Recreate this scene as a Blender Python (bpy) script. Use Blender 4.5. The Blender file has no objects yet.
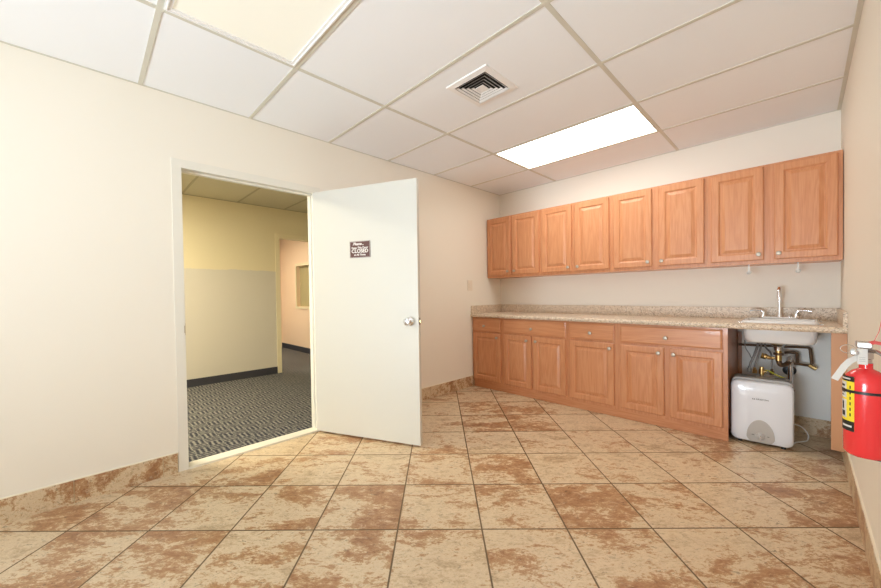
import bpy, bmesh, math, random
from mathutils import Vector, Matrix
C = bpy.context.scene.collection
PI = math.pi
V = Vector

# ------------------------------------------------------------------ camera
W, H, YR = 3.119, 2.523, -8.6          # room width, ceiling height, rear wall
sc = bpy.context.scene
cam = bpy.data.cameras.new('camera'); co = bpy.data.objects.new('camera', cam); C.objects.link(co)
yaw, pitch, roll = 0.8009, -0.0149, -0.0151
fw = V((-math.sin(yaw)*math.cos(pitch), math.cos(yaw)*math.cos(pitch), math.sin(pitch)))
rt = V((math.cos(yaw), math.sin(yaw), 0)); up = rt.cross(fw)
r2 = rt*math.cos(roll)+up*math.sin(roll); u2 = -rt*math.sin(roll)+up*math.cos(roll)
m = Matrix((r2, u2, -fw)).transposed().to_4x4(); m.translation = V((2.9166, -4.1343, 1.1662))
co.matrix_world = m
cam.sensor_width = 36; cam.lens = 358.2/881*36
cam.shift_x = (440.5-433.14)/881; cam.shift_y = (299.69-294)/881
cam.clip_start = 0.02
sc.camera = co

# ------------------------------------------------------------------ light
world = bpy.data.worlds.new('world'); sc.world = world; world.use_nodes = True
world.node_tree.nodes['Background'].inputs[0].default_value = (0.80, 0.90, 1.0, 1)
world.node_tree.nodes['Background'].inputs[1].default_value = 1.2
def area(name, loc, rot, sx, sy, power, col):
    l = bpy.data.lights.new(name, 'AREA'); l.shape = 'RECTANGLE'; l.size = sx; l.size_y = sy
    l.energy = power; l.color = col
    o = bpy.data.objects.new(name, l); C.objects.link(o); o.location = loc; o.rotation_euler = rot
    return o
# fill lamp added at the invented rear window, standing in for daylight
area('window_fill', (1.45, YR+0.03, 1.35), (math.radians(100), 0, 0), 2.5, 1.9, 30, (0.76, 0.90, 1.0))
# broad fill lamp added far behind the camera, aimed forward and upward
bf = area('rear_fill', (2.0, -7.6, .6), (math.radians(118), 0, 0), 1.3, 1.0, 70, (0.80, 0.91, 1.0)); bf.data.spread = math.radians(95)
sc.view_settings.view_transform = 'Standard'; sc.view_settings.look = 'None'
sc.view_settings.gamma = 1; sc.view_settings.use_curve_mapping = False
sc.view_settings.exposure = 0.02
sc.cycles.use_denoising = True
sc.cycles.max_bounces = 10; sc.cycles.diffuse_bounces = 7
sc.cycles.caustics_reflective = False; sc.cycles.caustics_refractive = False
sc.cycles.sample_clamp_indirect = 6

# ------------------------------------------------------------------ materials
def mat(name, col=(.8,.8,.8), rough=.5, metal=0, spec=.5, coat=0, emit=None, es=0):
    m = bpy.data.materials.new(name); m.use_nodes = True
    b = m.node_tree.nodes['Principled BSDF']
    b.inputs['Base Color'].default_value = (*col, 1); b.inputs['Roughness'].default_value = rough
    b.inputs['Metallic'].default_value = metal; b.inputs['Specular IOR Level'].default_value = spec
    b.inputs['Coat Weight'].default_value = coat
    if emit: b.inputs['Emission Color'].default_value = (*emit, 1); b.inputs['Emission Strength'].default_value = es
    return m
class N:
    """small helper for node graphs"""
    def __init__(s, m): s.t = m.node_tree; s.b = s.t.nodes['Principled BSDF']
    def n(s, typ, ins=None, **kw):
        x = s.t.nodes.new(typ)
        for k, v in kw.items(): setattr(x, k, v)
        for k, v in (ins or {}).items():
            if isinstance(v, bpy.types.NodeSocket): s.t.links.new(v, x.inputs[k])
            else: x.inputs[k].default_value = v
        return x
    def math(s, op, a, b=0.0, c=None):
        i = {0: a, 1: b}
        if c is not None: i[2] = c
        return s.n('ShaderNodeMath', i, operation=op).outputs[0]
    def vec(s, op, a, b): return s.n('ShaderNodeVectorMath', {0: a, 1: b}, operation=op).outputs[0]
    def pos(s): return s.n('ShaderNodeNewGeometry').outputs['Position']
    def noise(s, vec, scale, detail=4, rough=.5, dist=0, w=None):
        i = {'Vector': vec, 'Scale': scale, 'Detail': detail, 'Roughness': rough, 'Distortion': dist}
        x = s.n('ShaderNodeTexNoise', i); return x
    def ramp(s, fac, stops):
        x = s.n('ShaderNodeValToRGB', {0: fac}); e = x.color_ramp.elements
        while len(e) < len(stops): e.new(.5)
        for k, (p, c) in enumerate(stops): e[k].position = p; e[k].color = (*c, 1) if len(c) == 3 else c
        return x.outputs[0]
    def mix(s, f, a, b, mode='MIX'):
        x = s.n('ShaderNodeMix', data_type='RGBA', blend_type=mode)
        for k, v in ((0, f), (6, a), (7, b)):
            if isinstance(v, bpy.types.NodeSocket): s.t.links.new(v, x.inputs[k])
            else: x.inputs[k].default_value = v if k == 0 else (*v, 1)
        return x.outputs[2]
    def out(s, name, v): s.t.links.new(v, s.b.inputs[name])
    def bump(s, h, strength=.2, dist=.01):
        x = s.n('ShaderNodeBump', {'Height': h, 'Strength': strength, 'Distance': dist}); s.out('Normal', x.outputs[0])

def paint(name, col, amt=.02, rough=.55):
    m = mat(name, col, rough, spec=.3); k = N(m)
    n = k.noise(k.pos(), 160, 3).outputs[0]
    k.bump(n, .06, .002)
    return m
WALL = paint('cream wall paint', (.86, .815, .725))
WALL_B = paint('pale cream wall paint', (.85, .80, .715))
TRIMW = mat('off white semi gloss paint', (.80, .775, .70), .4)
DOORM = mat('off white door paint', (.655, .64, .585), .42)
WHITE = mat('white enamel', (.85, .86, .87), .16)
PANELW = paint('grey white under sink', (.90, .89, .86))
CAULK = mat('cream caulk', (.82, .76, .62), .6)

def wood(name, axis, tint=1.0):
    m = mat(name, (.5,.25,.1), .34, spec=.45, coat=.12); k = N(m)
    tc = k.n('ShaderNodeTexCoord').outputs['Object']
    s = {'z': (14, 14, 1.1), 'x': (1.1, 14, 14)}[axis]
    p = k.n('ShaderNodeMapping', {'Vector': tc, 'Scale': s}).outputs[0]
    big = k.noise(p, .9, 3, .5, .6).outputs[0]
    w = k.math('FRACT', k.math('MULTIPLY', big, 7.0))
    band = k.math('ABSOLUTE', k.math('SUBTRACT', w, .5))
    s2 = {'z': (260, 260, 7), 'x': (7, 260, 260)}[axis]
    f = k.noise(k.n('ShaderNodeMapping', {'Vector': tc, 'Scale': s2}).outputs[0], 1.0, 3, .6).outputs[0]
    a = k.math('ADD', k.math('MULTIPLY', band, .55), k.math('MULTIPLY', f, .75))
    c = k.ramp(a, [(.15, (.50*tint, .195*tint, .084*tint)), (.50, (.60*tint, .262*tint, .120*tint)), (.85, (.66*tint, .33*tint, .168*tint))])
    k.out('Base Color', c)
    k.bump(f, .08, .002)
    return m
WOODV = wood('honey oak vertical grain', 'z'); WOODH = wood('honey oak horizontal grain', 'x')
WOODD = wood('shade toned oak', 'z', .72)  # same oak tinted down: shade of the cabinet side put into the colour
FILL = mat('plain tan laminate', (.56, .285, .14), .42)

def granite():
    m = mat('speckled beige granite', (.6,.5,.35), .38, spec=.5); k = N(m); p = k.pos()
    v = k.n('ShaderNodeTexVoronoi', {'Vector': p, 'Scale': 150.0}, feature='F1')
    r = k.n('ShaderNodeSeparateColor', {0: v.outputs['Color']}).outputs[0]
    c1 = k.ramp(r, [(0, (.15, .10, .07)), (.12, (.38, .26, .17)), (.35, (.60, .47, .34)), (.7, (.72, .60, .47)), (1, (.84, .75, .64))])
    for e in range(1): pass
    n = k.noise(p, 34, 5, .7).outputs[0]
    c2 = k.ramp(n, [(.35, (.58, .44, .30)), (.6, (.76, .65, .52))])
    k.out('Base Color', k.mix(.35, c1, c2))
    return m
GRANITE = granite()

def travertine(name, tiles):
    """brown and cream mottled stone; tiles=True lays it as diagonal floor tiles with grout"""
    m = mat(name, (.6,.4,.2), .33, spec=.4); k = N(m); p = k.pos()
    T = 0.418
    s = k.n('ShaderNodeSeparateXYZ', {0: p})
    # rotate by 45 degrees about a joint of the floor
    dx = k.math('SUBTRACT', s.outputs[0], .925); dy = k.math('ADD', s.outputs[1], 2.455)
    q = .70710678/T
    a = k.math('MULTIPLY', k.math('ADD', dx, dy), q); b = k.math('MULTIPLY', k.math('SUBTRACT', dx, dy), q)
    ia = k.math('FLOOR', a); ib = k.math('FLOOR', b)
    cell = k.n('ShaderNodeCombineXYZ', {0: ia, 1: ib, 2: 0.0}).outputs[0]
    wn = k.n('ShaderNodeTexWhiteNoise', {'Vector': cell}, noise_dimensions='3D')
    loc = k.n('ShaderNodeCombineXYZ', {0: k.math('MULTIPLY', a, .55), 1: b, 2: s.outputs[2]}).outputs[0]
    off = k.n('ShaderNodeVectorMath', {0: wn.outputs['Color'], 'Scale': 40.0}, operation='SCALE').outputs[0]
    uv = k.vec('ADD', loc, off) if tiles else k.vec('MULTIPLY', p, (2.4, 2.4, 2.4))
    n1 = k.noise(uv, 1.5, 5, .60, .7).outputs[0]
    n2 = k.noise(uv, 5.5, 9, .72, .7).outputs[0]
    n3 = k.noise(uv, 24, 7, .75, .4).outputs[0]
    n4 = k.noise(uv, 75, 5, .8).outputs[0]
    mixn = k.math('ADD', k.math('ADD', k.math('MULTIPLY', n1, .50), k.math('MULTIPLY', n2, .40)), k.math('ADD', k.math('MULTIPLY', n3, .34), k.math('MULTIPLY', n4, .18)))
    mixn = k.math('SUBTRACT', mixn, .19)
    if tiles: mixn = k.math('ADD', mixn, k.math('MULTIPLY', k.math('SUBTRACT', wn.outputs['Value'], .5), .09))
    c = k.ramp(mixn, [(.36, (.40, .28, .17)), (.44, (.58, .44, .28)), (.49, (.69, .56, .39)), (.525, (.62, .475, .305)), (.545, (.47, .285, .150)), (.60, (.385, .20, .098)), (.70, (.25, .125, .062))])
    # worm-like pits and pale streaks
    pit = k.ramp(k.noise(uv, 22, 8, .78, 1.0).outputs[0], [(.36, (.25,)*3), (.43, (1, 1, 1))])
    c = k.mix(1.0, c, k.mix(.8, (1, 1, 1), pit), 'MULTIPLY')
    streak = k.ramp(k.noise(k.vec('ADD', uv, (7.3, 2.1, 0)), 9, 8, .75, 1.6).outputs[0], [(.55, (0, 0, 0)), (.62, (1, 1, 1)), (.66, (0, 0, 0))])
    c = k.mix(k.math('MULTIPLY', streak, .5), c, (.78, .64, .46))
    if tiles:
        fa = k.math('SUBTRACT', .5, k.math('ABSOLUTE', k.math('SUBTRACT', k.math('FRACT', a), .5)))
        fb = k.math('SUBTRACT', .5, k.math('ABSOLUTE', k.math('SUBTRACT', k.math('FRACT', b), .5)))
        d = k.math('MINIMUM', fa, fb)
        g = k.n('ShaderNodeMapRange', {0: d, 1: .0075, 2: .0115}).outputs[0]
        c = k.mix(g, (.17, .115, .065), c)
        k.out('Roughness', k.ramp(g, [(0, (.9,)*3), (1, (.30,)*3)]))
        h = k.math('ADD', g, k.math('MULTIPLY', n3, .12))
        k.bump(h, .35, .003)
    else: k.bump(n3, .15, .003)
    k.out('Base Color', c)
    return m
FLOORM = travertine('travertine floor tile', True)
BASET = travertine('travertine base tile', False)
GROUT = mat('tan grout', (.52, .42, .28), .9)

def ceiling_mat(name, col):
    m = mat(name, col, .85, spec=.15); k = N(m); p = k.pos()
    n = k.noise(p, 420, 3, .6).outputs[0]; k.bump(n, .12, .002)
    return m
CEIL = ceiling_mat('white acoustic tile', (.86, .875, .90))
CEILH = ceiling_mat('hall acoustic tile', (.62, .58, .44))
BAR = mat('putty coloured ceiling grid', (.62, .60, .52), .5)
def carpet():
    m = mat('woven grey carpet', (.2,.2,.2), .95, spec=.1); k = N(m); p = k.pos()
    s = k.n('ShaderNodeSeparateXYZ', {0: p}); B = .105
    x = k.math('DIVIDE', s.outputs[0], B); y = k.math('DIVIDE', s.outputs[1], B)
    chk = k.math('PINGPONG', k.math('ADD', k.math('FLOOR', x), k.math('FLOOR', y)), 1.0)
    sx = k.math('ABSOLUTE', k.math('SUBTRACT', k.math('FRACT', k.math('MULTIPLY', x, 3.0)), .5))
    sy = k.math('ABSOLUTE', k.math('SUBTRACT', k.math('FRACT', k.math('MULTIPLY', y, 3.0)), .5))
    st = k.n('ShaderNodeMix', {0: chk, 2: sx, 3: sy}, data_type='FLOAT').outputs[0]
    n = k.noise(p, 38, 4, .75).outputs[0]
    f = k.math('ADD', st, k.math('MULTIPLY', k.math('SUBTRACT', n, .5), 1.1))
    c = k.ramp(f, [(.10, (.035, .037, .05)), (.26, (.10, .10, .105)), (.36, (.20, .195, .18)), (.6, (.29, .275, .245))])
    k.out('Base Color', c); k.bump(f, .4, .004)
    return m
CARPET = carpet()
CBASE = mat('charcoal carpet base', (.055, .055, .065), .9, spec=.1)
def hallpaint():
    m = mat('hall wall in two paints', (.7,.6,.4), .6, spec=.25); k = N(m); p = k.pos()
    z = k.n('ShaderNodeSeparateXYZ', {0: p}).outputs[2]
    n = k.noise(p, 5, 4, .6).outputs[0]
    e = k.math('GREATER_THAN', k.math('ADD', z, k.math('MULTIPLY', k.math('SUBTRACT', n, .5), .07)), 1.552)
    k.out('Base Color', k.mix(e, (.64, .60, .52), (.76, .68, .47)))
    return m
HALLP = hallpaint()
PEACH = paint('peach wall paint', (.86, .68, .50))
HTRIM = mat('cream trim paint', (.80, .72, .50), .45)
BLIND = mat('olive window blind', (.42, .37, .19), .6)
CHROME = mat('polished chrome', (.82, .82, .84), .12, 1)
NICKEL = mat('brushed nickel', (.50, .45, .38), .48, 1)
STEEL = mat('stainless steel', (.62, .62, .62), .25, 1)
BRASS = mat('brass', (.62, .42, .17), .3, 1)
BRONZE = mat('dark bronze metal', (.17, .11, .07), .4, .8)
BRAID = mat('braided steel hose', (.34, .33, .32), .45, .8)
BLACKP = mat('black plastic', (.02, .02, .022), .4)
DARK = mat('dark duct', (.03, .03, .03), .9)
VENTW = mat('white enamelled steel', (.84, .83, .82), .4)
RED = mat('red enamel', (.80, .035, .04), .22, coat=.4)
REDP = mat('red plastic', (.75, .03, .04), .35)
YEL = mat('yellow label', (.90, .72, .04), .45)
LBLW = mat('white label', (.7, .7, .68), .45)
INK = mat('black ink', (.015, .015, .015), .5)
PAPER = mat('white paper tag', (.66, .65, .62), .6)
MAROON = mat('maroon sign plastic', (.115, .045, .04), .35)
SIGNW = mat('white lettering', (.88, .85, .82), .5)
PLATE = mat('ivory wall plate', (.80, .72, .60), .35)
HEATW = mat('glossy white plastic', (.80, .83, .90), .16, coat=.3)
HEATG = mat('grey plastic', (.42, .41, .40), .4)
DIALG = mat('silver grey plastic', (.50, .48, .46), .35)
CORD = mat('white cable', (.82, .82, .80), .4)
WIREY = mat('yellow green wire', (.62, .60, .05), .4)
CLEARP = mat('frosted clear plastic', (.88, .88, .86), .2); CLEARP.node_tree.nodes['Principled BSDF'].inputs['Transmission Weight'].default_value = .35
MARBLE = mat('cream marble threshold', (.80, .76, .66), .35)
GLASS = mat('window glass', (.9, .95, .95), .02); GLASS.node_tree.nodes['Principled BSDF'].inputs['Transmission Weight'].default_value = 1
LAMP = mat('lit acrylic lens', (.05, .05, .04), .5, emit=(1.0, .97, .90), es=8.0)
FILL_LENS = mat('added fill panel lens', (.5, .5, .5), .5, emit=(.95, .97, 1.0), es=3)  # lens of the two fill panels added behind the camera
def dimlens():
    m = mat('dimmer acrylic lens', (.62, .61, .55), .45); k = N(m)
    m.node_tree.nodes['Principled BSDF'].inputs['Emission Color'].default_value = (1, .93, .76, 1)
    m.node_tree.nodes['Principled BSDF'].inputs['Emission Strength'].default_value = .36
    return m
LENS2 = dimlens()

# ------------------------------------------------------------------ mesh helpers
def box(bm, x0, x1, y0, y1, z0, z1, bev=0):
    g = bmesh.ops.create_cube(bm, size=1)
    vs = g['verts']
    for v in vs:
        v.co = V((x0+(v.co.x+.5)*(x1-x0), y0+(v.co.y+.5)*(y1-y0), z0+(v.co.z+.5)*(z1-z0)))
    if bev:
        es = list({e for v in vs for e in v.link_edges})
        bmesh.ops.bevel(bm, geom=es, offset=bev, segments=2, affect='EDGES', profile=.5)
def tube(bm, pts, r, seg=12, caps=True, closed=False):
    pts = [V(p) for p in pts]; n = len(pts); rings = []
    t0 = (pts[1]-pts[0]).normalized()
    ref = V((0, 0, 1)) if abs(t0.z) < .9 else V((1, 0, 0))
    nrm = t0.cross(ref).normalized()
    for i, p in enumerate(pts):
        if closed: t = (pts[(i+1) % n]-pts[i-1]).normalized()
        else: t = (pts[min(i+1, n-1)]-pts[max(i-1, 0)]).normalized()
        nrm = (nrm-t*nrm.dot(t)).normalized(); bn = t.cross(nrm)
        rr = r[i] if isinstance(r, (list, tuple)) else r
        rings.append([bm.verts.new(p+(nrm*math.cos(a)+bn*math.sin(a))*rr) for a in [2*PI*k/seg for k in range(seg)]])
    for i in range(n if closed else n-1):
        A, B = rings[i], rings[(i+1) % n]
        for k in range(seg): bm.faces.new((A[k], A[(k+1) % seg], B[(k+1) % seg], B[k]))
    if caps and not closed:
        bm.faces.new(rings[0][::-1]); bm.faces.new(rings[-1])
def smooth_path(pts, k=6):
    pts = [V(p) for p in pts]; out = []
    P = [pts[0]*2-pts[1]]+pts+[pts[-1]*2-pts[-2]]
    for i in range(1, len(P)-2):
        for j in range(k):
            t = j/k; a, b, c, d = P[i-1], P[i], P[i+1], P[i+2]
            out.append(.5*((2*b)+(c-a)*t+(2*a-5*b+4*c-d)*t*t+(3*b-a-3*c+d)*t**3))
    return out+[pts[-1]]
def lathe(bm, prof, mat4=None, seg=24):
    """prof: (radius, height) pairs turned about local z"""
    rings = []
    for r, z in prof:
        rings.append([bm.verts.new((max(r, 1e-5)*math.cos(2*PI*k/seg), max(r, 1e-5)*math.sin(2*PI*k/seg), z)) for k in range(seg)])
    for A, B in zip(rings, rings[1:]):
        for k in range(seg): bm.faces.new((A[k], A[(k+1) % seg], B[(k+1) % seg], B[k]))
    bm.faces.new(rings[0][::-1]); bm.faces.new(rings[-1])
    if mat4 is not None: bmesh.ops.transform(bm, matrix=mat4, verts=[v for r in rings for v in r])
def rrect(cx, cy, hx, hy, r, n=5):
    pts = []
    for (sx, sy, a0) in ((1, 1, 0), (-1, 1, PI/2), (-1, -1, PI), (1, -1, 1.5*PI)):
        for k in range(n+1):
            a = a0+PI/2*k/n
            pts.append((cx+sx*(hx-r)+r*math.cos(a), cy+sy*(hy-r)+r*math.sin(a)))
    return pts
def loft(bm, loops, cap0=True, cap1=True):
    R = [[bm.verts.new(p) for p in L] for L in loops]
    n = len(R[0])
    for A, B in zip(R, R[1:]):
        for k in range(n): bm.faces.new((A[k], A[(k+1) % n], B[(k+1) % n], B[k]))
    if cap0: bm.faces.new(R[0][::-1])
    if cap1: bm.faces.new(R[-1])
    return R
def obj(name, bm, m, parent=None, smooth=False):
    me = bpy.data.meshes.new(name)
    bmesh.ops.recalc_face_normals(bm, faces=bm.faces[:])
    bm.to_mesh(me); bm.free()
    if smooth:
        me.polygons.foreach_set('use_smooth', [True]*len(me.polygons))
        try: me.set_sharp_from_angle(angle=math.radians(35))
        except Exception: pass
    o = bpy.data.objects.new(name, me); C.objects.link(o); me.materials.append(m)
    if parent: o.parent = parent; o.matrix_parent_inverse = world_of(parent).inverted()
    return o
def world_of(o):
    mt = Matrix.LocRotScale(o.location, o.rotation_euler, o.scale)
    return world_of(o.parent) @ o.matrix_parent_inverse @ mt if o.parent else mt
def bx(name, dims, m, parent=None, bev=0):
    bm = bmesh.new()
    for d in (dims if isinstance(dims[0], (list, tuple)) else [dims]): box(bm, *d, bev=bev)
    return obj(name, bm, m, parent)
def struct(o, label=None):
    o['kind'] = 'structure'
    if label: o['label'] = label
    return o
def thing(name, label, cat, loc=(0, 0, 0), rotz=0, group=None):
    o = bpy.data.objects.new(name, None); C.objects.link(o); o.empty_display_size = .05
    o.location = loc; o.rotation_euler = (0, 0, rotz)
    return tag(o, label, cat, group)
def tag(o, label, cat, group=None):
    o['label'] = label; o['category'] = cat
    if group: o['group'] = group
    return o
def text(name, s, size, m, parent, mtx, ext=.0004, shear=0, sx=1.0, bold=0):
    cu = bpy.data.curves.new(name, 'FONT'); cu.body = s; cu.size = size; cu.extrude = ext
    cu.align_x = 'CENTER'; cu.align_y = 'CENTER'; cu.shear = shear; cu.offset = bold
    t = bpy.data.objects.new(name, cu); C.objects.link(t)
    bpy.context.view_layer.update()
    me = bpy.data.meshes.new_from_object(t.evaluated_get(bpy.context.evaluated_depsgraph_get()))
    bpy.data.objects.remove(t); bpy.data.curves.remove(cu)
    me.transform(Matrix.Diagonal((sx, 1, 1, 1))); me.transform(mtx)
    me.materials.clear(); me.materials.append(m); me.name = name
    o = bpy.data.objects.new(name, me); C.objects.link(o)
    if parent: o.parent = parent; o.matrix_parent_inverse = world_of(parent).inverted()
    return o

# ------------------------------------------------------------------ the room
DY0, DY1, DZ = -3.655, -2.712, 2.045            # doorway in the left wall
T = .12
struct(bx('floor', (-.02, W+.12, YR-.12, .12, -.05, 0), FLOORM))
struct(bx('wall_left', [(-T, 0, YR, DY0-.02, 0, H), (-T, 0, DY1+.02, 0, 0, H), (-T, 0, DY0-.02, DY1+.02, DZ+.02, H)], WALL))
struct(bx('wall_back', (-T, W+T, 0, T, 0, H), WALL_B))
struct(bx('wall_right', (W, W+T, YR, 0, 0, H), WALL))
WX0, WX1, WZ0, WZ1 = .15, 2.75, .35, 2.35
struct(bx('wall_rear', [(-T, WX0, YR-T, YR, 0, H), (WX1, W+T, YR-T, YR, 0, H), (WX0, WX1, YR-T, YR, 0, WZ0), (WX0, WX1, YR-T, YR, WZ1, H)], WALL_B))
w1 = struct(bx('added_window_1', [(WX0, WX1, YR-.09, YR-.05, WZ0, WZ0+.05), (WX0, WX1, YR-.09, YR-.05, WZ1-.05, WZ1), (WX0, WX0+.05, YR-.09, YR-.05, WZ0+.05, WZ1-.05), (WX1-.05, WX1, YR-.09, YR-.05, WZ0+.05, WZ1-.05), (1.43, 1.47, YR-.09, YR-.05, WZ0+.05, WZ1-.05)], TRIMW), 'wide white framed window added unseen behind the camera')  # unseen window, added to bring light from behind
bx('pane', [(WX0+.05, 1.43, YR-.073, YR-.067, WZ0+.05, WZ1-.05), (1.47, WX1-.05, YR-.073, YR-.067, WZ0+.05, WZ1-.05)], GLASS, w1)

# ceiling: tiles with three openings for the light fixtures and one for the vent
K0, K1 = .8247, 2.0794
G = lambda n: -.6154-.6487*n
FX = [(K0, K1, G(1), G(0)), (K0, K1, G(5), G(4)), (K0, K1, G(8), G(7)), (K0, K1, G(11), G(10))]
VENT = (1.452-.125, 1.452+.125, -2.2365-.13, -2.2365+.13)
def holes(x0, x1, y0, y1, z0, z1, hs):
    xs = sorted({x0, x1, *[h[0] for h in hs], *[h[1] for h in hs]}); ys = sorted({y0, y1, *[h[2] for h in hs], *[h[3] for h in hs]})
    out = []
    for ya, yb in zip(ys, ys[1:]):
        run = None
        for xa, xb in zip(xs, xs[1:]):
            cx, cy = (xa+xb)/2, (ya+yb)/2
            solid = not any(h[0] < cx < h[1] and h[2] < cy < h[3] for h in hs)
            if solid: run = (run[0], xb) if run else (xa, xb)
            if (not solid) and run: out.append((*run, ya, yb, z0, z1)); run = None
        if run: out.append((*run, ya, yb, z0, z1))
    return out
struct(bx('ceiling', holes(-T, W+T, YR-T, T, H, H+.03, FX+[VENT])+[(-T, W+T, YR-T, T, H+.16, H+.18)], CEIL), 'white drop ceiling of large rectangular acoustic tiles')
bars = []
zb = H-.004
for x in (K0, K1): bars.append((x-.012, x+.012, YR, 0, zb, H))
for n in range(0, 13):
    y = G(n)
    if y < YR: break
    bars += [(0, K0-.012, y-.012, y+.012, zb, H), (K0+.012, K1-.012, y-.012, y+.012, zb, H), (K1+.012, W, y-.012, y+.012, zb, H)]
bars += [(0, .006, YR, 0, zb-.002, H), (.006, W-.02, -.006, 0, zb-.002, H), (W-.02, W, YR, 0, zb-.002, H)]
struct(bx('trim_1', bars, BAR), 'putty coloured ceiling grid bars')

# light fixtures
def fixture(name, f, lens, label, rim, rimm):
    x0, x1, y0, y1 = f[0]+.0125, f[1]-.0125, f[2]+.0125, f[3]-.0125
    t = thing(name, label, 'ceiling light', ((x0+x1)/2, (y0+y1)/2, H))
    bm = bmesh.new()
    a = rim
    for d in [(x0, x1, y0, y0+a, H-.006, H+.012), (x0, x1, y1-a, y1, H-.006, H+.012), (x0, x0+a, y0+a, y1-a, H-.006, H+.012), (x1-a, x1, y0+a, y1-a, H-.006, H+.012)]: box(bm, *d)
    if rim > .02:
        b = .008
        for d in [(x0+b, x1-b, y0+b, y0+b+.006, H-.012, H-.006), (x0+b, x1-b, y1-b-.006, y1-b, H-.012, H-.006), (x0+b, x0+b+.006, y0+b+.006, y1-b-.006, H-.012, H-.006), (x1-b-.006, x1-b, y0+b+.006, y1-b-.006, H-.012, H-.006)]: box(bm, *d)
    obj('frame', bm, rimm, t)
    bx('diffuser', (x0+a, x1-a, y0+a, y1-a, H+.001, H+.006), lens, t)
    bx('housing', [(x0, x1, y0, y1, H+.10, H+.11), (x0, x1, y0, y0+.004, H+.012, H+.10), (x0, x1, y1-.004, y1, H+.012, H+.10)], VENTW, t)
    return t
fixture('ceiling_light', FX[0], LAMP, 'brightly lit rectangular ceiling light near the wall cabinets', .008, BAR)
fixture('ceiling_light', FX[1], LENS2, 'dimmer rectangular ceiling light with a white ridged frame at the top edge of the photo', .03, VENTW)
fixture('ceiling_light', FX[2], FILL_LENS, 'added lit ceiling panel behind the camera, the nearer of two there', .008, BAR)  # unseen fill panel, added to light the room
fixture('ceiling_light', FX[3], FILL_LENS, 'added lit ceiling panel by the window at the far end behind the camera', .008, BAR)  # second unseen fill panel, added for the same light

# air vent: square diffuser with nested louvres
vt = thing('ceiling_vent', 'white square air vent with nested square louvres, set in a ceiling tile', 'air vent', (1.452, -2.2365, H))
def sq(cx, cy, hx, hy, z): return [(cx-hx, cy-hy, z), (cx+hx, cy-hy, z), (cx+hx, cy+hy, z), (cx-hx, cy+hy, z)]
cx, cy = 1.452, -2.2365
bm = bmesh.new()
loft(bm, [sq(cx, cy, .165, .174, H-.0005), sq(cx, cy, .162, .171, H-.008), sq(cx, cy, .125, .132, H-.012), sq(cx, cy, .125, .132, H-.0005)], False, False)
obj('frame', bm, VENTW, vt)
for k, h in enumerate((.120, .097, .074, .051)):
    bm = bmesh.new()
    loft(bm, [sq(cx, cy, h, h*1.04, H-.0115), sq(cx, cy, h-.011, (h-.011)*1.04, H-.0045), sq(cx, cy, h-.012, (h-.012)*1.04, H-.0050), sq(cx, cy, h-.002, h*1.04-.002, H-.0125)], False, False)
    obj('louvre', bm, VENTW, vt)
bx('centre_plate', (cx-.030, cx+.030, cy-.032, cy+.032, H-.0125, H-.0095), VENTW, vt)
bx('duct', [(cx-.124, cx+.124, cy-.129, cy+.129, H+.030, H+.034), (cx-.124, cx-.120, cy-.129, cy+.129, H+.0, H+.030), (cx+.120, cx+.124, cy-.129, cy+.129, H+.0, H+.030), (cx-.12, cx+.12, cy-.129, cy-.125, H+.0, H+.030), (cx-.12, cx+.12, cy+.125, cy+.129, H+.0, H+.030)], DARK, vt)

# stone tile baseboards
def base_x(name, x0, x1, ya, yb, joints, h, label):
    d = []; ys = sorted([ya, yb]+[j for j in joints if ya < j < yb])
    for a, b in zip(ys, ys[1:]): d.append((x0, x1, a+.002, b-.002, 0, h))
    o = struct(bx(name, d, BASET), label)
    bx('grout', (min(x0, x1)+.002 if x0 >= W-.02 else x0, x1 if x0 >= W-.02 else x1-.002, ya, yb, 0, h-.001), GROUT, o)
    bx('caulk_line', (x0 if x0 < 1 else x1-.008, x0+.008 if x0 < 1 else x1, ya, yb, h, h+.005), CAULK, o)
J = [-3.794-.412*k for k in range(-12, 12)]
base_x('baseboard_left', 0, .010, YR, DY0-.059, J, .130, 'mottled brown stone tile baseboard left of the doorway')
base_x('baseboard_left', 0, .010, DY1+.059, -.60, [-2.2, -1.79, -1.38, -.97], .130, 'stone tile baseboard between the open door and the cabinets')
base_x('baseboard_right', W-.010, W, YR, -.02, [-.4-.412*k for k in range(20)], .140, 'stone tile baseboard along the right wall')
o = struct(bx('baseboard_back', [(2.522, 2.84, -.010, 0, 0, .135), (2.844, W-.01, -.010, 0, 0, .135)], BASET), 'brown stone tile baseboard under the sink')
bx('grout', (2.522, W-.01, -.008, 0, 0, .134), GROUT, o)
struct(bx('trim_2', (2.522, W, -.004, 0, .136, .872), PANELW), 'grey white wall strip under the sink')  # thin grey white sheet over the wall below the worktop
struct(bx('trim_3', (W-.004, W, -.60, -.004, .146, .872), PANELW), 'grey white wall strip right of the sink recess')

# metal door frame in the left wall
def frame_pieces(y0, y1, z1, xf, xb, face, proud):
    """a hollow metal frame round an opening, jambs and head"""
    d = [(xb-proud, xf+proud, y0-.020, y0, 0, z1), (xb-proud, xf+proud, y1, y1+.020, 0, z1), (xb-proud, xf+proud, y0-.020, y1+.020, z1, z1+.020)]
    for (a, b) in ((xf, xf+proud), (xb-proud, xb)):
        d += [(a, b, y0-face, y0-.020, 0, z1), (a, b, y1+.020, y1+face, 0, z1), (a, b, y0-face, y0-.020, z1, z1+face), (a, b, y1+.020, y1+face, z1, z1+face), (a, b, y0-.020, y1+.020, z1+.020, z1+face)]
    return d
fr = frame_pieces(DY0, DY1, DZ, 0, -T, .055, .006)
fr += [(-.075, -.050, DY0, DY0+.010, 0, DZ), (-.075, -.050, DY1-.010, DY1, 0, DZ), (-.075, -.050, DY0+.010, DY1-.010, DZ-.012, DZ)]
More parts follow.
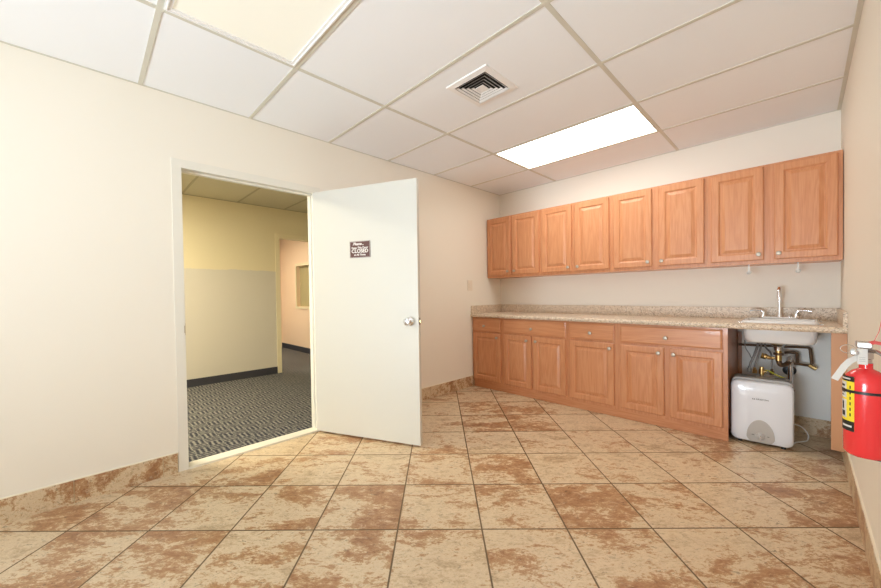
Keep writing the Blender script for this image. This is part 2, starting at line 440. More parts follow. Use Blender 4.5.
tf = struct(bx('trim_4', fr, TRIMW), 'off white metal door frame of the open doorway')
bx('strike_plate', [(-.005, .0118, DY0-.0005, DY0+.0015, .915, .995), (.0100, .0125, DY0-.006, DY0+.0015, .93, .98)], NICKEL, tf)
struct(bx('trim_5', (-.085, .012, DY0+.0005, DY1-.0005, 0, .013), MARBLE), 'cream stone threshold strip between carpet and tile')

# the hall and the room beyond
D0 = -2.641; HY0, HY1, HZ = -2.0, -1.10, 2.06
struct(bx('floor_hall', (-6.2, -.0205, -7.0, .12, -.05, .004), CARPET), 'grey woven carpet of the hall')
o = struct(bx('wall_hall', [(D0-T, D0, -7.0, HY0-.02, 0, 2.52), (D0-T, D0, HY1+.02, -.3, 0, 2.52), (D0-T, D0, HY0-.02, HY1+.02, HZ+.02, 2.52)], HALLP), 'hall wall painted yellow above and grey beige below')
struct(bx('wall_hall_end', [(D0, -T, -.3, -.2, 0, 2.52), (D0, -T, -7.1, -7.0, 0, 2.52)], HALLP))
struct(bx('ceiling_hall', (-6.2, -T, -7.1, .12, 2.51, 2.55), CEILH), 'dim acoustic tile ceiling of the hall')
hb = []
for k in range(10):
    y = -1.915-.652*(k-2); hb.append((D0, -T, y-.011, y+.011, 2.505, 2.51))
for x in (-1.42,): hb.append((x-.011, x+.011, -7, -.3, 2.504, 2.51))
hb.append((D0, D0+.012, -7, -.3, 2.503, 2.51))
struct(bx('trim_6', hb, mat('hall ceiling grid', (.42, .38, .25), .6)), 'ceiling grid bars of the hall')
struct(bx('baseboard_hall', (D0, D0+.012, -7, HY0-.066, 0, .105), CBASE), 'charcoal carpet baseboard of the hall')
struct(bx('trim_7', frame_pieces(HY0, HY1, HZ, D0, D0-T, .062, .012), HTRIM), 'cream metal frame of the far doorway')
YB = -.905
WA0, WA1, WB0, WB1 = -4.57, -3.45, .955, 1.80
struct(bx('wall_far_room', holes(-5.5, D0-T, 0, 1, 0, 1, []) and [(-5.42, WA0, YB, YB+.1, 0, 2.51), (WA1, D0-T, YB, YB+.1, 0, 2.51), (WA0, WA1, YB, YB+.1, 0, WB0), (WA0, WA1, YB, YB+.1, WB1, 2.51)], PEACH), 'peach wall of the room beyond the hall')
struct(bx('wall_far_side', (-5.55, -5.42, -7.0, YB+.1, 0, 2.51), PEACH))
struct(bx('baseboard_far', (-5.42, D0-T, YB-.012, YB, 0, .11), CBASE), 'dark baseboard of the room beyond the hall')
w2 = struct(bx('window_2', [(WA0-.05, WA1+.05, YB-.015, YB, WB1, WB1+.06), (WA0-.05, WA1+.05, YB-.02, YB, WB0-.05, WB0), (WA0-.05, WA0, YB-.015, YB, WB0, WB1), (WA1, WA1+.05, YB-.015, YB, WB0, WB1)], HTRIM), 'interior window with cream frame in the far room')
bx('pane', (WA0, WA1, YB+.07, YB+.08, WB0, WB1), BLIND, w2)

# hall fill: lit ceiling panels added out of the doorway's view to brighten the rooms
def fill_panel(name, x, y, sx, sy, z, label, col, es):
    t = thing(name, label, 'ceiling light', (x, y, z))
    bx('frame', [(x-sx/2-.02, x+sx/2+.02, y-sy/2-.02, y-sy/2, z-.02, z), (x-sx/2-.02, x+sx/2+.02, y+sy/2, y+sy/2+.02, z-.02, z), (x-sx/2-.02, x-sx/2, y-sy/2, y+sy/2, z-.02, z), (x+sx/2, x+sx/2+.02, y-sy/2, y+sy/2, z-.02, z)], VENTW, t)
    bx('diffuser', (x-sx/2, x+sx/2, y-sy/2, y+sy/2, z-.015, z-.001), mat('lit lens of '+name, (.9,)*3, .4, emit=col, es=es), t)
fill_panel('ceiling_light', -1.3, -4.6, .6, 1.2, 2.503, 'added unseen ceiling panel lighting the hall beyond the doorway', (1.0, .90, .66), 55)
fill_panel('ceiling_light', -4.1, -2.6, .6, 1.2, 2.508, 'added unseen ceiling panel lighting the room beyond the hall', (1.0, .88, .68), 28)

# ------------------------------------------------------------------ the open door
hx, hy = .014, -2.742
ang = math.atan2(.415, .905)
dr = bpy.data.objects.new('door_1', None); C.objects.link(dr); dr.location = (hx, hy, 0)
struct(dr, 'plain off white door standing open into the room')
DW = .975
Rz = Matrix.Translation((hx, hy, 0)) @ Matrix.Rotation(ang, 4, 'Z')
def dobj(name, bm, m, parent=dr, smooth=False):
    bmesh.ops.transform(bm, matrix=Rz, verts=bm.verts[:])
    return obj(name, bm, m, parent, smooth)
bm = bmesh.new(); box(bm, .012, DW, 0, .040, .018, 2.043, bev=.0015); dobj('door_leaf', bm, DOORM)
KX, KZ = .905, .963
for s in (-1, 1):
    kb = bmesh.new()
    Mk = Matrix.Translation((KX, 0 if s < 0 else .040, KZ)) @ Matrix.Rotation(PI/2*(1 if s < 0 else -1), 4, 'X')
    lathe(kb, [(0, 0), (.033, 0), (.033, .005), (.024, .011), (.013, .014), (.012, .028), (.022, .034), (.030, .044), (.031, .055), (.026, .064), (.012, .068), (0, .068)], Mk)
    dobj('door_knob', kb, CHROME, smooth=True)
bm = bmesh.new(); box(bm, DW-.001, DW+.0015, .008, .032, KZ-.028, KZ+.028); lp = dobj('latch_plate', bm, STEEL)
bm = bmesh.new(); box(bm, DW, DW+.012, .014, .026, KZ-.008, KZ+.008); dobj('latch_bolt', bm, BRASS, lp)
bm = bmesh.new(); box(bm, DW+.001, DW+.0022, .015, .025, KZ+.014, KZ+.022); box(bm, DW+.001, DW+.0022, .015, .025, KZ-.022, KZ-.014); dobj('screw', bm, BLACKP, lp)
for z in (.25, 1.05, 1.83):
    bm = bmesh.new(); lathe(bm, [(0, -.045), (.007, -.045), (.007, .045), (0, .045)], Matrix.Translation((.004, .047, z)), 10)
    dobj('hinge', bm, STEEL, smooth=True)

sg = thing('door_sign', 'small maroon sign reading CLOSED, fixed to the open white door', 'sign', tuple(Rz @ V((.4725, -.002, 1.537))), ang)
bm = bmesh.new(); box(bm, .378, .567, -.004, -.0002, 1.470, 1.602); dobj('plate', bm, MAROON, sg)
def st(s, x, z, size, shear=0, sx=1, bold=.0004):
    M = Rz @ Matrix.Translation((x, -.0046, z)) @ Matrix.Rotation(PI/2, 4, 'X')
    text('lettering', s, size, SIGNW, sg, M, .0003, shear, sx, bold)
st('Please...', .458, 1.580, .031, .35, 1.05, .0007)
st('Keep This Door', .4725, 1.549, .022, 0, 1.05, .0005)
st('CLOSED', .4725, 1.522, .040, 0, 1.04, .0009)
st('at All Times', .4725, 1.493, .022, 0, 1.0, .0005)
bm = bmesh.new()
for d in [(.381, .564, 1.4725, 1.4740), (.381, .564, 1.598, 1.5995), (.381, .3825, 1.4725, 1.5995), (.5625, .564, 1.4725, 1.5995)]: box(bm, d[0], d[1], -.0046, -.004, d[2], d[3])
dobj('border', bm, SIGNW, sg)

sw = thing('light_switch', 'ivory light switch plate on the wall left of the cabinets', 'light switch', (0, -.665, 1.27))
bx('plate', (0, .006, -.705, -.615, 1.205, 1.335), PLATE, sw, bev=.0015)
bx('rocker', (.006, .010, -.680, -.645, 1.235, 1.305), PLATE, sw, bev=.001)

# ------------------------------------------------------------------ cabinets
def panel_door(name, x0, x1, y, z0, z1, parent, fw=.058, th=.019):
    """raised panel door: frame, groove, bevelled field; front face at y-th"""
    bm = bmesh.new()
    def R(i, yy): return [(x0+i, yy, z0+i), (x1-i, yy, z0+i), (x1-i, yy, z1-i), (x0+i, yy, z1-i)]
    f = y-th
    loft(bm, [R(0, y), R(0, f+.005), R(.006, f), R(fw-.008, f), R(fw, f+.004), R(fw+.003, f+.010), R(fw+.010, f+.010), R(fw+.034, f+.002), R(fw+.036, f+.0015)], True, True)
    return obj(name, bm, WOODV, parent)
def drawer_front(x0, x1, y, z0, z1, parent, th=.019):
    bm = bmesh.new()
    def R(i, yy): return [(x0+i, yy, z0+i), (x1-i, yy, z0+i), (x1-i, yy, z1-i), (x0+i, yy, z1-i)]
    f = y-th
    loft(bm, [R(0, y), R(0, f+.006), R(.004, f+.005), R(.012, f), R(.014, f)], True, True)
    return obj('drawer', bm, WOODH, parent)
def knob(x, y, z, parent):
    bm = bmesh.new()
    lathe(bm, [(0, 0), (.009, 0), (.006, .006), (.006, .012), (.014, .017), (.0165, .022), (.014, .027), (.006, .029), (0, .029)], Matrix.Translation((x, y, z)) @ Matrix.Rotation(PI/2, 4, 'X'), 16)
    return obj('knob', bm, NICKEL, parent, True)
def carcass(x0, x1, y0, z0, z1, stiles, rails, parent, endm=WOODV, yb=-.001):
    """open box with a face frame at y0"""
    ft = .019
    bx('body', [(x0+.0005, x0+.016, y0+ft, yb, z0, z1), (x1-.016, x1-.0005, y0+ft, yb, z0, z1), (x0+.016, x1-.016, y0+ft, yb, z0, z0+.016), (x0+.016, x1-.016, y0+ft, yb, z1-.016, z1), (x0+.016, x1-.016, yb-.006, yb, z0+.016, z1-.016)], endm, parent)
    bx('face_frame', [(a, b, y0, y0+ft, z0, z1) for a, b in stiles]+[(a, b, y0, y0+ft, c, d) for a, b, c, d in rails], WOODV, parent)
UY, UB, UT = -.296, 1.368, 2.140
lab = ['oak wall cabinet in the corner, farthest left of the upper row', 'second oak wall cabinet from the left corner, with two doors', 'third oak wall cabinet from the left corner, left of the one above the sink', 'oak wall cabinet above the sink, against the right wall, with wide centre stile']
ub = [0.004, .784, 1.570, 2.350, 3.116]
ud = [(.022, .372), (.402, .765), (.803, 1.157), (1.192, 1.548), (1.590, 1.931), (1.986, 2.328), (2.374, 2.705), (2.764, 3.092)]
uk = [.337, .434, 1.121, 1.229, 1.900, 2.014, 2.676, 2.790]
for i in range(4):
    x0, x1 = ub[i], ub[i+1]-.001
    a, b = ud[2*i], ud[2*i+1]
    t = thing('wall_cabinet', lab[i], 'cabinet', ((x0+x1)/2, UY/2, UB), 0, 'oak wall cabinets')
    st_ = [(x0, a[0]+.012), (a[1]-.012, b[0]+.012), (b[1]-.012, x1)]
    rl = [(st_[k][1], st_[k+1][0], UB, UB+.045) for k in (0, 1)]+[(st_[k][1], st_[k+1][0], UT-.03, UT) for k in (0, 1)]
    carcass(x0, x1, UY, UB, UT, st_, rl, t)
    for (c, kx) in ((a, uk[2*i]), (b, uk[2*i+1])):
        d = panel_door('door', c[0], c[1], UY-.001, 1.398, 2.124, t)
        knob(kx, UY-.020, 1.442, d)
BY, BB, BT = -.617, .075, .872
bl = ['single door oak base cabinet in the left corner', 'oak base cabinet with one wide drawer over two doors, beside the corner one', 'single door oak base cabinet between the two double door ones', 'largest oak base cabinet, with two doors, beside the water heater']
bbx = [0.004, .460, 1.255, 1.727, 2.519]
dr_ = [[(.022, .434)], [(.483, 1.234)], [(1.274, 1.700)], [(1.754, 2.488)]]
dd = [[(.022, .434)], [(.483, .840), (.868, 1.234)], [(1.274, 1.700)], [(1.754, 2.100), (2.140, 2.488)]]
dk = [[.390], [.790, .902], [1.665], [2.062, 2.172]]
for i in range(4):
    x0, x1 = bbx[i], bbx[i+1]-.001
    t = thing('base_cabinet', bl[i], 'cabinet', ((x0+x1)/2, BY/2, 0), 0, 'oak base cabinets')
    cols = dd[i]
    st_ = [(x0, cols[0][0]+.012)]+([(cols[0][1]-.012, cols[1][0]+.012)] if len(cols) == 2 else [])+[(cols[-1][1]-.012, x1)]
    rl = []
    for k in range(len(st_)-1):
        for c, d in ((BB, .11), (.672, .712), (.845, BT)): rl.append((st_[k][1], st_[k+1][0], c, d))
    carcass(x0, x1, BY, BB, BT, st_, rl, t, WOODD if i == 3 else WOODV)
    a, b = dr_[i][0]
    w = drawer_front(a, b, BY-.001, .705, .860, t)
    knob({0: .204, 1: .848, 2: 1.487, 3: 2.115}[i], BY-.020, .770, w)
    for (c, kx) in zip(cols, dk[i]):
        d = panel_door('door', c[0], c[1], BY-.001, .103, .685, t)
        knob(kx, BY-.020, .637, d)
tag(bx('toe_kick', [(.012, 2.519, -.606, -.588, 0, .074)], WOODH), 'long oak toe kick board under the base cabinets', 'toe kick')
tag(bx('filler_panel', (3.048, W-.001, -.617, -.597, .100, .872), FILL), 'narrow tan panel under the worktop end, behind the fire extinguisher', 'panel')
tag(bx('wall_cleat', (2.5205, 2.546, -.028, -.0045, .16, .80), WOODD), 'narrow wooden cleat on the wall at the left of the sink recess', 'cleat')

# worktop with a cut out for the sink
SX0, SX1, SY0, SY1 = 2.592, 2.994, -.498, -.085
ct = thing('worktop', 'long speckled beige granite worktop with upstand', 'worktop', (1.56, -.32, .874))
bm = bmesh.new()
for d in holes(0.001, W-.001, -.642, -.001, .874, .914, [(SX0, SX1, SY0, SY1)]): box(bm, *d)
prof = [(-.642, .874), (-.649, .876), (-.655, .884), (-.657, .894), (-.655, .904), (-.649, .912), (-.642, .914)]
A = [bm.verts.new((.001, y, z)) for y, z in prof]; B = [bm.verts.new((W-.001, y, z)) for y, z in prof]
for k in range(len(prof)-1): bm.faces.new((A[k], B[k], B[k+1], A[k+1]))
bm.faces.new(A); bm.faces.new(B[::-1])
obj('slab', bm, GRANITE, ct, True)
bx('backsplash', [(.001, W-.001, -.021, -.001, .914, 1.0145)], GRANITE, ct, bev=.001)
bx('side_splash', (.001, .021, -.650, -.022, .914, 1.0145), GRANITE, ct, bev=.001)
bx('side_splash', (W-.021, W-.001, -.650, -.022, .914, 1.0145), GRANITE, ct, bev=.001)

# ------------------------------------------------------------------ sink and faucet
sk = thing('sink', 'white drop in sink in the worktop corner with exposed underside', 'sink', (2.793, -.29, .914))
mx, my = (SX0+SX1)/2, (SY0+SY1)/2; hx2, hy2 = (SX1-SX0)/2-.003, (SY1-SY0)/2-.003
def L3(cx, cy, hx, hy, r, z): return [(p[0], p[1], z) for p in rrect(cx, cy, hx, hy, r)]
bm = bmesh.new()
cyb = my-.030
loft(bm, [L3(mx, my, .206, .218, .03, .9145), L3(mx, my, .205, .217, .03, .926), L3(mx, my, .199, .210, .03, .931),
          L3(mx, cyb, .186, .168, .045, .929), L3(mx, cyb, .182, .164, .045, .915), L3(mx, cyb, .172, .154, .06, .785), L3(mx, cyb, .15, .13, .06, .770), L3(mx, cyb, .03, .03, .02, .766)], False, False)
obj('rim', bm, WHITE, sk, True)  # bright reflection on the steel rim is put in as white enamel
bm = bmesh.new()
loft(bm, [L3(mx, my, hx2, hy2, .03, .9140), L3(mx, my, hx2, hy2, .04, .835), L3(mx, my, hx2-.004, hy2-.004, .05, .79), L3(mx, my, hx2-.014, hy2-.014, .055, .768), L3(mx, my, hx2-.035, hy2-.035, .05, .758), L3(mx, my, .05, .05, .04, .754)], False, True)
obj('basin', bm, WHITE, sk, True)
for sx in (-1, 1):
    for yy in (-.49, -.13): bx('rim_clip', (mx+sx*.215-.008, mx+sx*.215+.010, yy-.01, yy+.01, .9143, .9175), STEEL, sk)
bm = bmesh.new()
Md = Matrix.Translation((2.787, -.29, 0))
lathe(bm, [(0, .758), (.058, .757), (.058, .748), (.046, .735), (.030, .722), (.026, .700), (.026, .690), (0, .690)], Md)
obj('strainer', bm, STEEL, sk, True)

fc = thing('faucet', 'chrome gooseneck faucet with two lever handles behind the sink', 'faucet', (2.787, -.115, .926))
bm = bmesh.new(); loft(bm, [L3(2.787, -.115, .105, .026, .02, .9315), L3(2.787, -.115, .103, .024, .02, .940), L3(2.787, -.115, .095, .018, .015, .943)]); obj('base_plate', bm, WHITE, fc, True)
bm = bmesh.new()
pts = [(2.787, -.115, .943), (2.787, -.115, .97), (2.787, -.115, 1.10)]+[(2.787, -.115-.048*(1-math.cos(a)), 1.130+.048*math.sin(a)) for a in [PI*k/10 for k in range(0, 11)]]+[(2.787, -.212, 1.108), (2.787, -.212, 1.098)]
tube(bm, pts, [.018, .0135]+[.0125]*(len(pts)-3)+[.0145], 14); obj('spout', bm, CHROME, fc, True)
bm = bmesh.new(); tube(bm, [(2.787, -.163, 1.172), (2.787, -.163, 1.188)], [.009, .012], 14); obj('finial', bm, STEEL, fc, True)
for s in (-1, 1):
    x = 2.787+s*.096
    h = bmesh.new(); tube(h, smooth_path([(x, -.115, .942), (x, -.115, .955), (x, -.115, .975), (x+s*.012, -.117, .992), (x+s*.034, -.122, .997), (x+s*.085, -.130, .992)], 4), [.019, .018, .016, .014, .013, .013, .013, .012, .012, .011, .010, .010, .009, .009, .009, .008, .008, .008, .007, .007, .006], 12)
    obj('handle', h, CHROME, fc, True)
bm = bmesh.new(); lathe(bm, [(0, .932), (.013, .932), (.010, .940), (.012, .955), (0, .957)], Matrix.Translation((2.845, -.128, 0)), 14); obj('spray_button', bm, STEEL, fc, True)

# plumbing below
dp = thing('drain_trap', 'chrome and dark drain pipe bending from the sink into the wall', 'drain pipe', (2.787, -.29, .69))
bm = bmesh.new(); tube(bm, [(2.787, -.29, .689), (2.787, -.29, .612)], .019); obj('tailpiece', bm, BRASS, dp, True)
bm = bmesh.new(); tube(bm, [(2.787, -.29, .672), (2.787, -.29, .655)], .030, 8); obj('slip_nut', bm, BRONZE, dp)
bm = bmesh.new(); tube(bm, smooth_path([(2.787, -.29, .620), (2.795, -.285, .585), (2.815, -.265, .578), (2.838, -.235, .592), (2.846, -.215, .610)], 5), .017); obj('trap_bend', bm, BRONZE, dp, True)
bm = bmesh.new(); tube(bm, smooth_path([(2.840, -.235, .600), (2.846, -.205, .622), (2.849, -.170, .612), (2.850, -.155, .585), (2.850, -.150, .53), (2.850, -.150, .36)], 5), .016); obj('waste_pipe', bm, CHROME, dp, True)
bm = bmesh.new(); tube(bm, [(2.850, -.150, .372), (2.850, -.150, .356)], .024, 8); obj('slip_nut', bm, BRONZE, dp)
bm = bmesh.new(); tube(bm, smooth_path([(2.850, -.150, .36), (2.850, -.148, .30), (2.850, -.12, .272), (2.850, -.06, .27), (2.850, -.006, .27)], 5), .016); obj('wall_pipe', bm, CHROME, dp, True)
bm = bmesh.new(); lathe(bm, [(0, 0), (.042, 0), (.038, .010), (.02, .016), (0, .016)], Matrix.Translation((2.842, -.0045, .50)) @ Matrix.Rotation(PI/2, 4, 'X')); obj('wall_flange', bm, BLACKP, dp, True)
bm = bmesh.new(); tube(bm, [(2.842, -.012, .50), (2.845, -.08, .50), (2.849, -.138, .50)], .013); obj('wall_arm', bm, BLACKP, dp, True)

gp = thing('brass_valve', 'brass valve body sticking out left of the drain under the sink', 'valve', (2.735, -.29, .63))
bm = bmesh.new(); tube(bm, smooth_path([(2.766, -.29, .632), (2.745, -.292, .628), (2.722, -.295, .634), (2.702, -.297, .640)], 4), [.012]*5+[.016]*4+[.022]*4, 12); obj('body', bm, BRASS, gp, True)
bm = bmesh.new(); tube(bm, [(2.700, -.297, .640), (2.688, -.298, .643)], .024, 6); obj('hex_nut', bm, BRASS, gp)

sp = thing('bracket_pipe', 'dark bronze pipework looping behind and right of the sink drain', 'pipe', (2.9, -.1, .6))
def pipe(name, pts, r, m, par, k=5):
    b = bmesh.new(); tube(b, pts, r, 10); return obj(name, b, m, par, True)
pipe('pipe', [(2.528, -.06, .690), (2.70, -.06, .694), (2.952, -.06, .702)], .009, BRONZE, sp)
pipe('pipe', [(2.948, -.06, .702), (2.957, -.06, .694), (2.960, -.06, .68), (2.968, -.08, .578)], .011, BRONZE, sp)
pipe('pipe', [(2.868, -.10, .572), (2.91, -.10, .570), (2.965, -.08, .563)], .010, BRONZE, sp)
pipe('pipe', [(2.815, -.10, .655), (2.874, -.10, .660), (2.884, -.10, .653), (2.887, -.10, .64), (2.887, -.10, .575)], .011, BRONZE, sp)
pipe('end_cap', [(2.955, -.085, .566), (2.978, -.095, .552), (2.992, -.10, .545)], [.014, .016, .013], BRASS, sp)

def hose(label, pts, r, nut):
    t = thing('supply_hose', label, 'hose', pts[0])
    b = bmesh.new(); tube(b, smooth_path(pts, 6), r, 10); obj('hose', b, BRAID, t, True)
    x, y, z = pts[-1]
    b = bmesh.new(); tube(b, [(x, y, z+.035), (x, y, z+.020), (x, y, z+.019), (x, y, z-.012)], [.009, .009, .015, .015], 8); obj('hex_nut', b, nut, t)
HT = .492
hose('thicker braided supply hose under the sink, leftmost of the three', [(2.668, -.20, .752), (2.660, -.22, .70), (2.640, -.25, .62), (2.620, -.25, .56), (2.614, -.25, HT+.012)], .0085, BRAID)
hose('braided supply hose with brass nut, middle one of the three', [(2.690, -.20, .752), (2.678, -.23, .68), (2.660, -.26, .60), (2.650, -.27, .55), (2.648, -.275, HT+.012)], .0065, BRASS)
hose('supply hose arching right beside the drain, rightmost of the three', [(2.695, -.18, .748), (2.712, -.20, .695), (2.735, -.24, .672), (2.748, -.26, .63), (2.748, -.262, .57), (2.748, -.262, HT+.012)], .0065, BRONZE)
b = bmesh.new(); tube(b, smooth_path([(2.585, -.24, .752), (2.590, -.25, .69), (2.612, -.25, .645), (2.628, -.235, .600)], 5), .0035, 8)
tag(obj('thin_cable', b, BRAID, None, True), 'thin grey line slanting down under the left side of the sink', 'cable')

# water heater
wh = thing('water_heater', 'white boxy water heater with grey dial dome, on the floor under the sink', 'water heater', (2.70, -.42, 0), math.radians(3))
RW = Matrix.Translation((2.7020, -.538, 0)) @ Matrix.Rotation(math.radians(3), 4, 'Z')
def wobj(name, b, m, parent=None, smooth=False):
    bmesh.ops.transform(b, matrix=RW, verts=b.verts[:]); return obj(name, b, m, parent or wh, smooth)
hw = .175; hz0, hz1 = .016, .476; mz = (hz0+hz1)/2; hh = (hz1-hz0)/2
def FR(inx, inz, y, r): return [(p[0], y, p[1]) for p in rrect(0, mz, hw-inx, hh-inz, r, 8)]
b = bmesh.new(); loft(b, [FR(0, 0, .045, .045), FR(0, 0, .020, .045), FR(.003, .003, .004, .045), FR(.010, .010, -.006, .045), FR(.030, .035, -.013, .045), FR(.06, .08, -.017, .04), FR(.10, .13, -.019, .03)]); wobj('front_shell', b, HEATW, smooth=True)
def TR(i, y, r): return [(p[0], y, p[1]) for p in rrect(0, mz+.008, hw-i, hh+.010-i, r, 8)]
b = bmesh.new(); loft(b, [TR(.004, .046, .04), TR(.003, .06, .04), TR(.003, .19, .04), TR(.012, .225, .04)]); wobj('tank_shell', b, HEATG, smooth=True)
def on_shell(x, z):
    ax, az = (hw-abs(x)), (hh-abs(z-mz))
    return -.0195 if ax > .10 and az > .13 else (-.0178 if ax > .06 and az > .08 else (-.0145 if ax > .03 and az > .035 else -.008))
# half round dial area at the bottom of the front
b = bmesh.new()
pl = []
for k in range(25):
    a = PI*k/24; pl.append((.078*math.cos(a)-.004, .060+.135*math.sin(a)))
pl += [(-.076, .045), (-.060, .026), (.052, .026), (.068, .045)]
o1 = [(x, -.0210 if z > .10 else (-.0195 if z > .05 else -.0150), z) for x, z in pl]
o2 = [(x, .0, z) for x, z in pl]
A = [b.verts.new(p) for p in o1]; B = [b.verts.new(p) for p in o2]; cen = b.verts.new((-.004, -.0218, .11)); n = len(A)
for k in range(n):
    b.faces.new((A[k], A[(k+1) % n], cen)); b.faces.new((A[k], B[k], B[(k+1) % n], A[(k+1) % n]))
wobj('dial_panel', b, DIALG, smooth=True)
b = bmesh.new(); lathe(b, [(0, 0), (.027, 0), (.026, .006), (.018, .010), (.017, .020), (.012, .023), (0, .023)], Matrix.Translation((-.004, -.0195, .075)) @ Matrix.Rotation(PI/2, 4, 'X')); kd = wobj('dial', b, DIALG, smooth=True)
b = bmesh.new(); box(b, -.007, -.001, -.046, -.042, .062, .088, bev=.001); wobj('pointer', b, STEEL, kd)
for a0, a1 in ((-.052, -.038), (.032, .044)):
    b = bmesh.new(); box(b, a0, a1, -.0222, -.0205, .078, .081); wobj('dial_mark', b, INK)
text('lettering', 'ARISTON', .0145, mat('grey print', (.22, .22, .24), .5), wh, RW @ Matrix.Translation((.006, -.0203, .348)) @ Matrix.Rotation(PI/2, 4, 'X'), .0004, 0, 1.15, .0003)
b = bmesh.new()
for s in (0, .009):
    v = [b.verts.new((-.050+s+p[0], -.0205, .343+p[1])) for p in ((0, 0), (.007, 0), (.0045, .010), (.002, .010))]; b.faces.new(v)
    v = [b.verts.new((-.050+s+p[0], -.0195, .343+p[1])) for p in ((0, 0), (.007, 0), (.0045, .010), (.002, .010))]; b.faces.new(v)
wobj('emblem', b, bpy.data.materials['grey print'])
for sx in (-.12, .12):
    for yy in (.03, .19):
        b = bmesh.new(); lathe(b, [(0, 0), (.014, 0), (.012, .022), (0, .022)], Matrix.Translation((sx, yy, 0)), 12); wobj('foot', b, BLACKP, smooth=True)
dgp = mat('darker grey plastic', (.22, .21, .20), .5)
for a0, a1, c0, c1 in ((-.12, -.03, .10, .17), (.075, .135, .09, .15)):
    b = bmesh.new(); box(b, a0, a1, c0, c1, hz1+.010, hz1+.0165); wobj('top_patch', b, dgp)  # flat darker grey patches on the tank top

bv = thing('brass_tee', 'brass tee valve standing on top of the water heater', 'valve', (2.693, -.33, HT))
b = bmesh.new(); tube(b, [(2.693, -.33, HT-.014), (2.693, -.33, HT+.01), (2.693, -.33, HT+.011), (2.693, -.33, HT+.045), (2.693, -.33, HT+.046), (2.693, -.33, HT+.066)], [.012, .012, .017, .017, .014, .013], 12); obj('body', b, BRASS, bv, True)
b = bmesh.new(); tube(b, [(2.693, -.33, HT+.032), (2.722, -.335, HT+.030)], .012, 12); obj('side_outlet', b, BRASS, bv, True)
b = bmesh.new(); tube(b, smooth_path([(2.715, -.335, HT+.045), (2.735, -.335, HT+.040), (2.765, -.33, HT+.020), (2.80, -.32, HT+.001), (2.825, -.31, HT-.006)], 5), .004, 8)
tag(obj('earth_wire', b, WIREY, None, True), 'yellow green wire lying across the top of the water heater', 'wire')
b = bmesh.new(); tube(b, smooth_path([(2.852, -.30, .125), (2.875, -.22, .118), (2.915, -.17, .092), (2.945, -.16, .045), (2.945, -.19, .010), (2.925, -.24, .006), (2.885, -.30, .006), (2.868, -.36, .006)], 6), .0045, 8)
tag(obj('power_cord', b, CORD, None, True), 'white cable looping out right of the water heater', 'cord')

# two small plastic catches hanging below the cabinet above the sink
for x, l in ((2.614, 'frosted plastic catch hanging under the cabinet, left of the faucet'), (2.893, 'frosted plastic catch hanging under the cabinet, right of the faucet')):
    t = thing('hanging_catch', l, 'catch', (x, -.27, UB), 0, 'plastic catches under the cabinet')
    bx('strap', (x-.004, x+.004, -.2715, -.2685, 1.318, UB), CLEARP, t)
    b = bmesh.new(); lathe(b, [(0, -.012), (.010, -.010), (.016, -.004), (.016, .004), (.010, .010), (0, .012)], Matrix.Translation((x, -.27, 1.304)) @ Matrix.Rotation(PI/2, 4, 'X'), 20); obj('button', b, CLEARP, t, True)

# ------------------------------------------------------------------ fire extinguisher
ex, ey = 3.0600, -2.318; R0 = .0495
fe = thing('fire_extinguisher', 'red fire extinguisher with yellow label, hung on the right wall', 'fire extinguisher', (ex, ey, .615))
b = bmesh.new(); Me = Matrix.Translation((ex, ey, 0))
prof = [(0, .622), (.040, .620), (.0455, .624), (R0, .632), (R0, .856)]
for k in range(1, 9):
    a = PI/2*k/8; prof.append((R0*math.cos(a)*1.0+.0 if k < 7 else .0155, .856+.050*math.sin(a)))
prof += [(.0155, .922), (0, .922)]
lathe(b, prof, Me, 48); obj('cylinder', b, RED, fe, True)
b = bmesh.new(); lathe(b, [(0, .918), (.0135, .918), (.0135, .935), (.0165, .937), (.0165, .958), (.012, .962), (.012, .975), (0, .975)], Me, 18); vb = obj('valve', b, STEEL, fe, True)
# direction from the cylinder towards the room; label faces the camera-left side
def arc(b, r, a0, a1, z0, z1, n=10, th=.0006):
    q = []
    for rr in (r, r+th):
        for z in (z0, z1): q.append([b.verts.new((ex+rr*math.cos(a0+(a1-a0)*k/n), ey+rr*math.sin(a0+(a1-a0)*k/n), z)) for k in range(n+1)])
    for k in range(n):
        b.faces.new((q[2][k], q[2][k+1], q[3][k+1], q[3][k])); b.faces.new((q[0][k+1], q[0][k], q[1][k], q[1][k+1]))
        b.faces.new((q[0][k], q[0][k+1], q[2][k+1], q[2][k])); b.faces.new((q[1][k+1], q[1][k], q[3][k], q[3][k+1]))
    b.faces.new((q[0][0], q[2][0], q[3][0], q[1][0])); b.faces.new((q[2][n], q[0][n], q[1][n], q[3][n]))
AL, AM, AR = math.radians(150), math.radians(208), math.radians(237)
def lab_part(name, m, a0, a1, z0, z1, par, th=.0006):
    b = bmesh.new(); arc(b, R0, a0, a1, z0, z1, 10, th); return obj(name, b, m, par, True)
lb = lab_part('label', YEL, AL, AR, .700, .878, fe)
lab_part('label_header', INK, AL, AR, .862, .8785, lb, .0009)
lab_part('label_footer', INK, AL, AR, .6995, .732, lb, .0009)
lab_part('label_panel', LBLW, AL, AM+.06, .740, .800, lb, .0009)
lab_part('label_panel', LBLW, AL, AM+.06, .806, .859, lb, .0009)
for z0, z1, a0, a1 in ((.768, .793, 190, 200), (.746, .762, 188, 206), (.843, .850, 184, 204), (.833, .836, 184, 206), (.823, .826, 184, 206), (.813, .816, 184, 200)):
    lab_part('pictogram', INK, math.radians(a0), math.radians(a1), z0, z1, lb, .0012)
for k in range(6):
    z = .748+k*.018
    lab_part('print', INK, math.radians(223), math.radians(227), z, z+.010, lb, .0009)
lab_part('print', LBLW, math.radians(192), math.radians(230), .712, .718, lb, .0013)
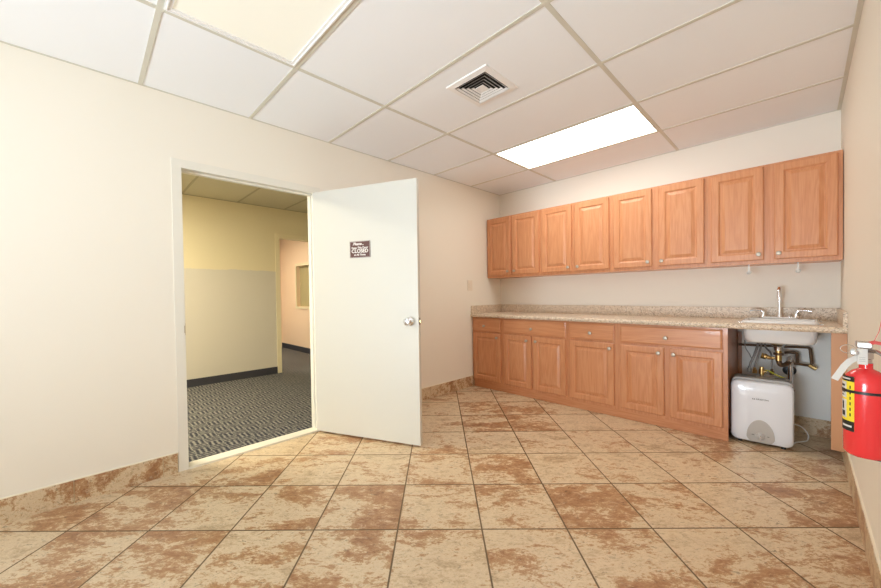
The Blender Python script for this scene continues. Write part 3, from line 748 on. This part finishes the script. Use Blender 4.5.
lab_part('print', LBLW, math.radians(190), math.radians(226), .868, .873, lb, .0013)
b = bmesh.new()
arc(b, R0+.0006, 0, 2*PI-.001, .826, .8345, 48, .0016)
obj('strap', b, BLACKP, fe, True)
bk = bx('bracket', [(ex+R0+.001, W-.0005, ey-.014, ey+.014, .70, .90), (ex-.02, ex+R0+.012, ey-.012, ey+.012, .612, .6195)], BLACKP, fe)
# head: carry handle, squeeze lever, gauge, pin with ring, paper tag
b = bmesh.new(); box(b, ex-.022, ex+.012, ey-.030, ey+.016, .972, .992, bev=.003); obj('head_cap', b, STEEL, fe)
b = bmesh.new(); tube(b, [(ex+.004, ey-.004, .984), (ex+.014, ey-.035, .994), (ex+.026, ey-.125, .998)], [.007, .006, .005], 8); obj('squeeze_lever', b, REDP, fe, True)
b = bmesh.new(); tube(b, [(ex+.006, ey-.004, .962), (ex+.018, ey-.045, .966), (ex+.030, ey-.115, .960)], [.007, .006, .005], 8); obj('carry_handle', b, STEEL, fe, True)
b = bmesh.new(); lathe(b, [(0, 0), (.011, 0), (.011, .009), (.008, .011), (0, .011)], Matrix.Translation((ex-.026, ey-.030, .958)) @ Matrix.Rotation(math.radians(75), 4, 'X'), 18); obj('gauge', b, STEEL, fe, True)
b = bmesh.new(); tube(b, [(ex-.008, ey-.020, .958), (ex-.030, ey-.022, .958)], .007, 10); obj('gauge_stem', b, BRASS, fe, True)
b = bmesh.new(); tube(b, [(ex-.040+.017*math.cos(a), ey-.036+.004*math.sin(a), .968+.013*math.sin(a)) for a in [2*PI*k/24 for k in range(24)]], .0013, 6, closed=True); obj('pull_ring', b, STEEL, fe, True)
b = bmesh.new(); tube(b, [(ex+.010, ey-.046, .990), (ex+.022, ey-.052, 1.030), (ex+.027, ey-.055, 1.070)], .0007, 5); obj('seal_tie', b, REDP, fe, True)
b = bmesh.new(); box(b, ex-.021, ex+.001, ey-.040, ey-.0375, .921, .972, bev=.001); t1 = obj('hang_tag', b, PAPER, fe)
b = bmesh.new()
for k in range(3): box(b, ex-.017, ex-.004, ey-.0405, ey-.0400, .931+k*.006, .9325+k*.006)
obj('print', b, HEATG, t1)
b = bmesh.new()
pp = [((ex-.016, ey-.034), .945), ((ex-.036, ey-.040), .930), ((ex-.048, ey-.042), .912), ((ex-.070, ey-.046), .865)]
ww = .0085; L1 = []; L2 = []
for i, ((x, y), z) in enumerate(pp):
    (xa, ya), za = pp[max(i-1, 0)]; (xb, yb), zb2 = pp[min(i+1, 3)]
    t = V((xb-xa, 0, zb2-za)).normalized(); nn = V((-t.z, 0, t.x))
    L1.append(V((x, y, z))+nn*ww); L2.append(V((x, y, z))-nn*ww)
loft(b, [[L1[i], L2[i], L2[i]+V((0, .0006, 0)), L1[i]+V((0, .0006, 0))] for i in range(4)])
obj('paper_tag', b, PAPER, fe)
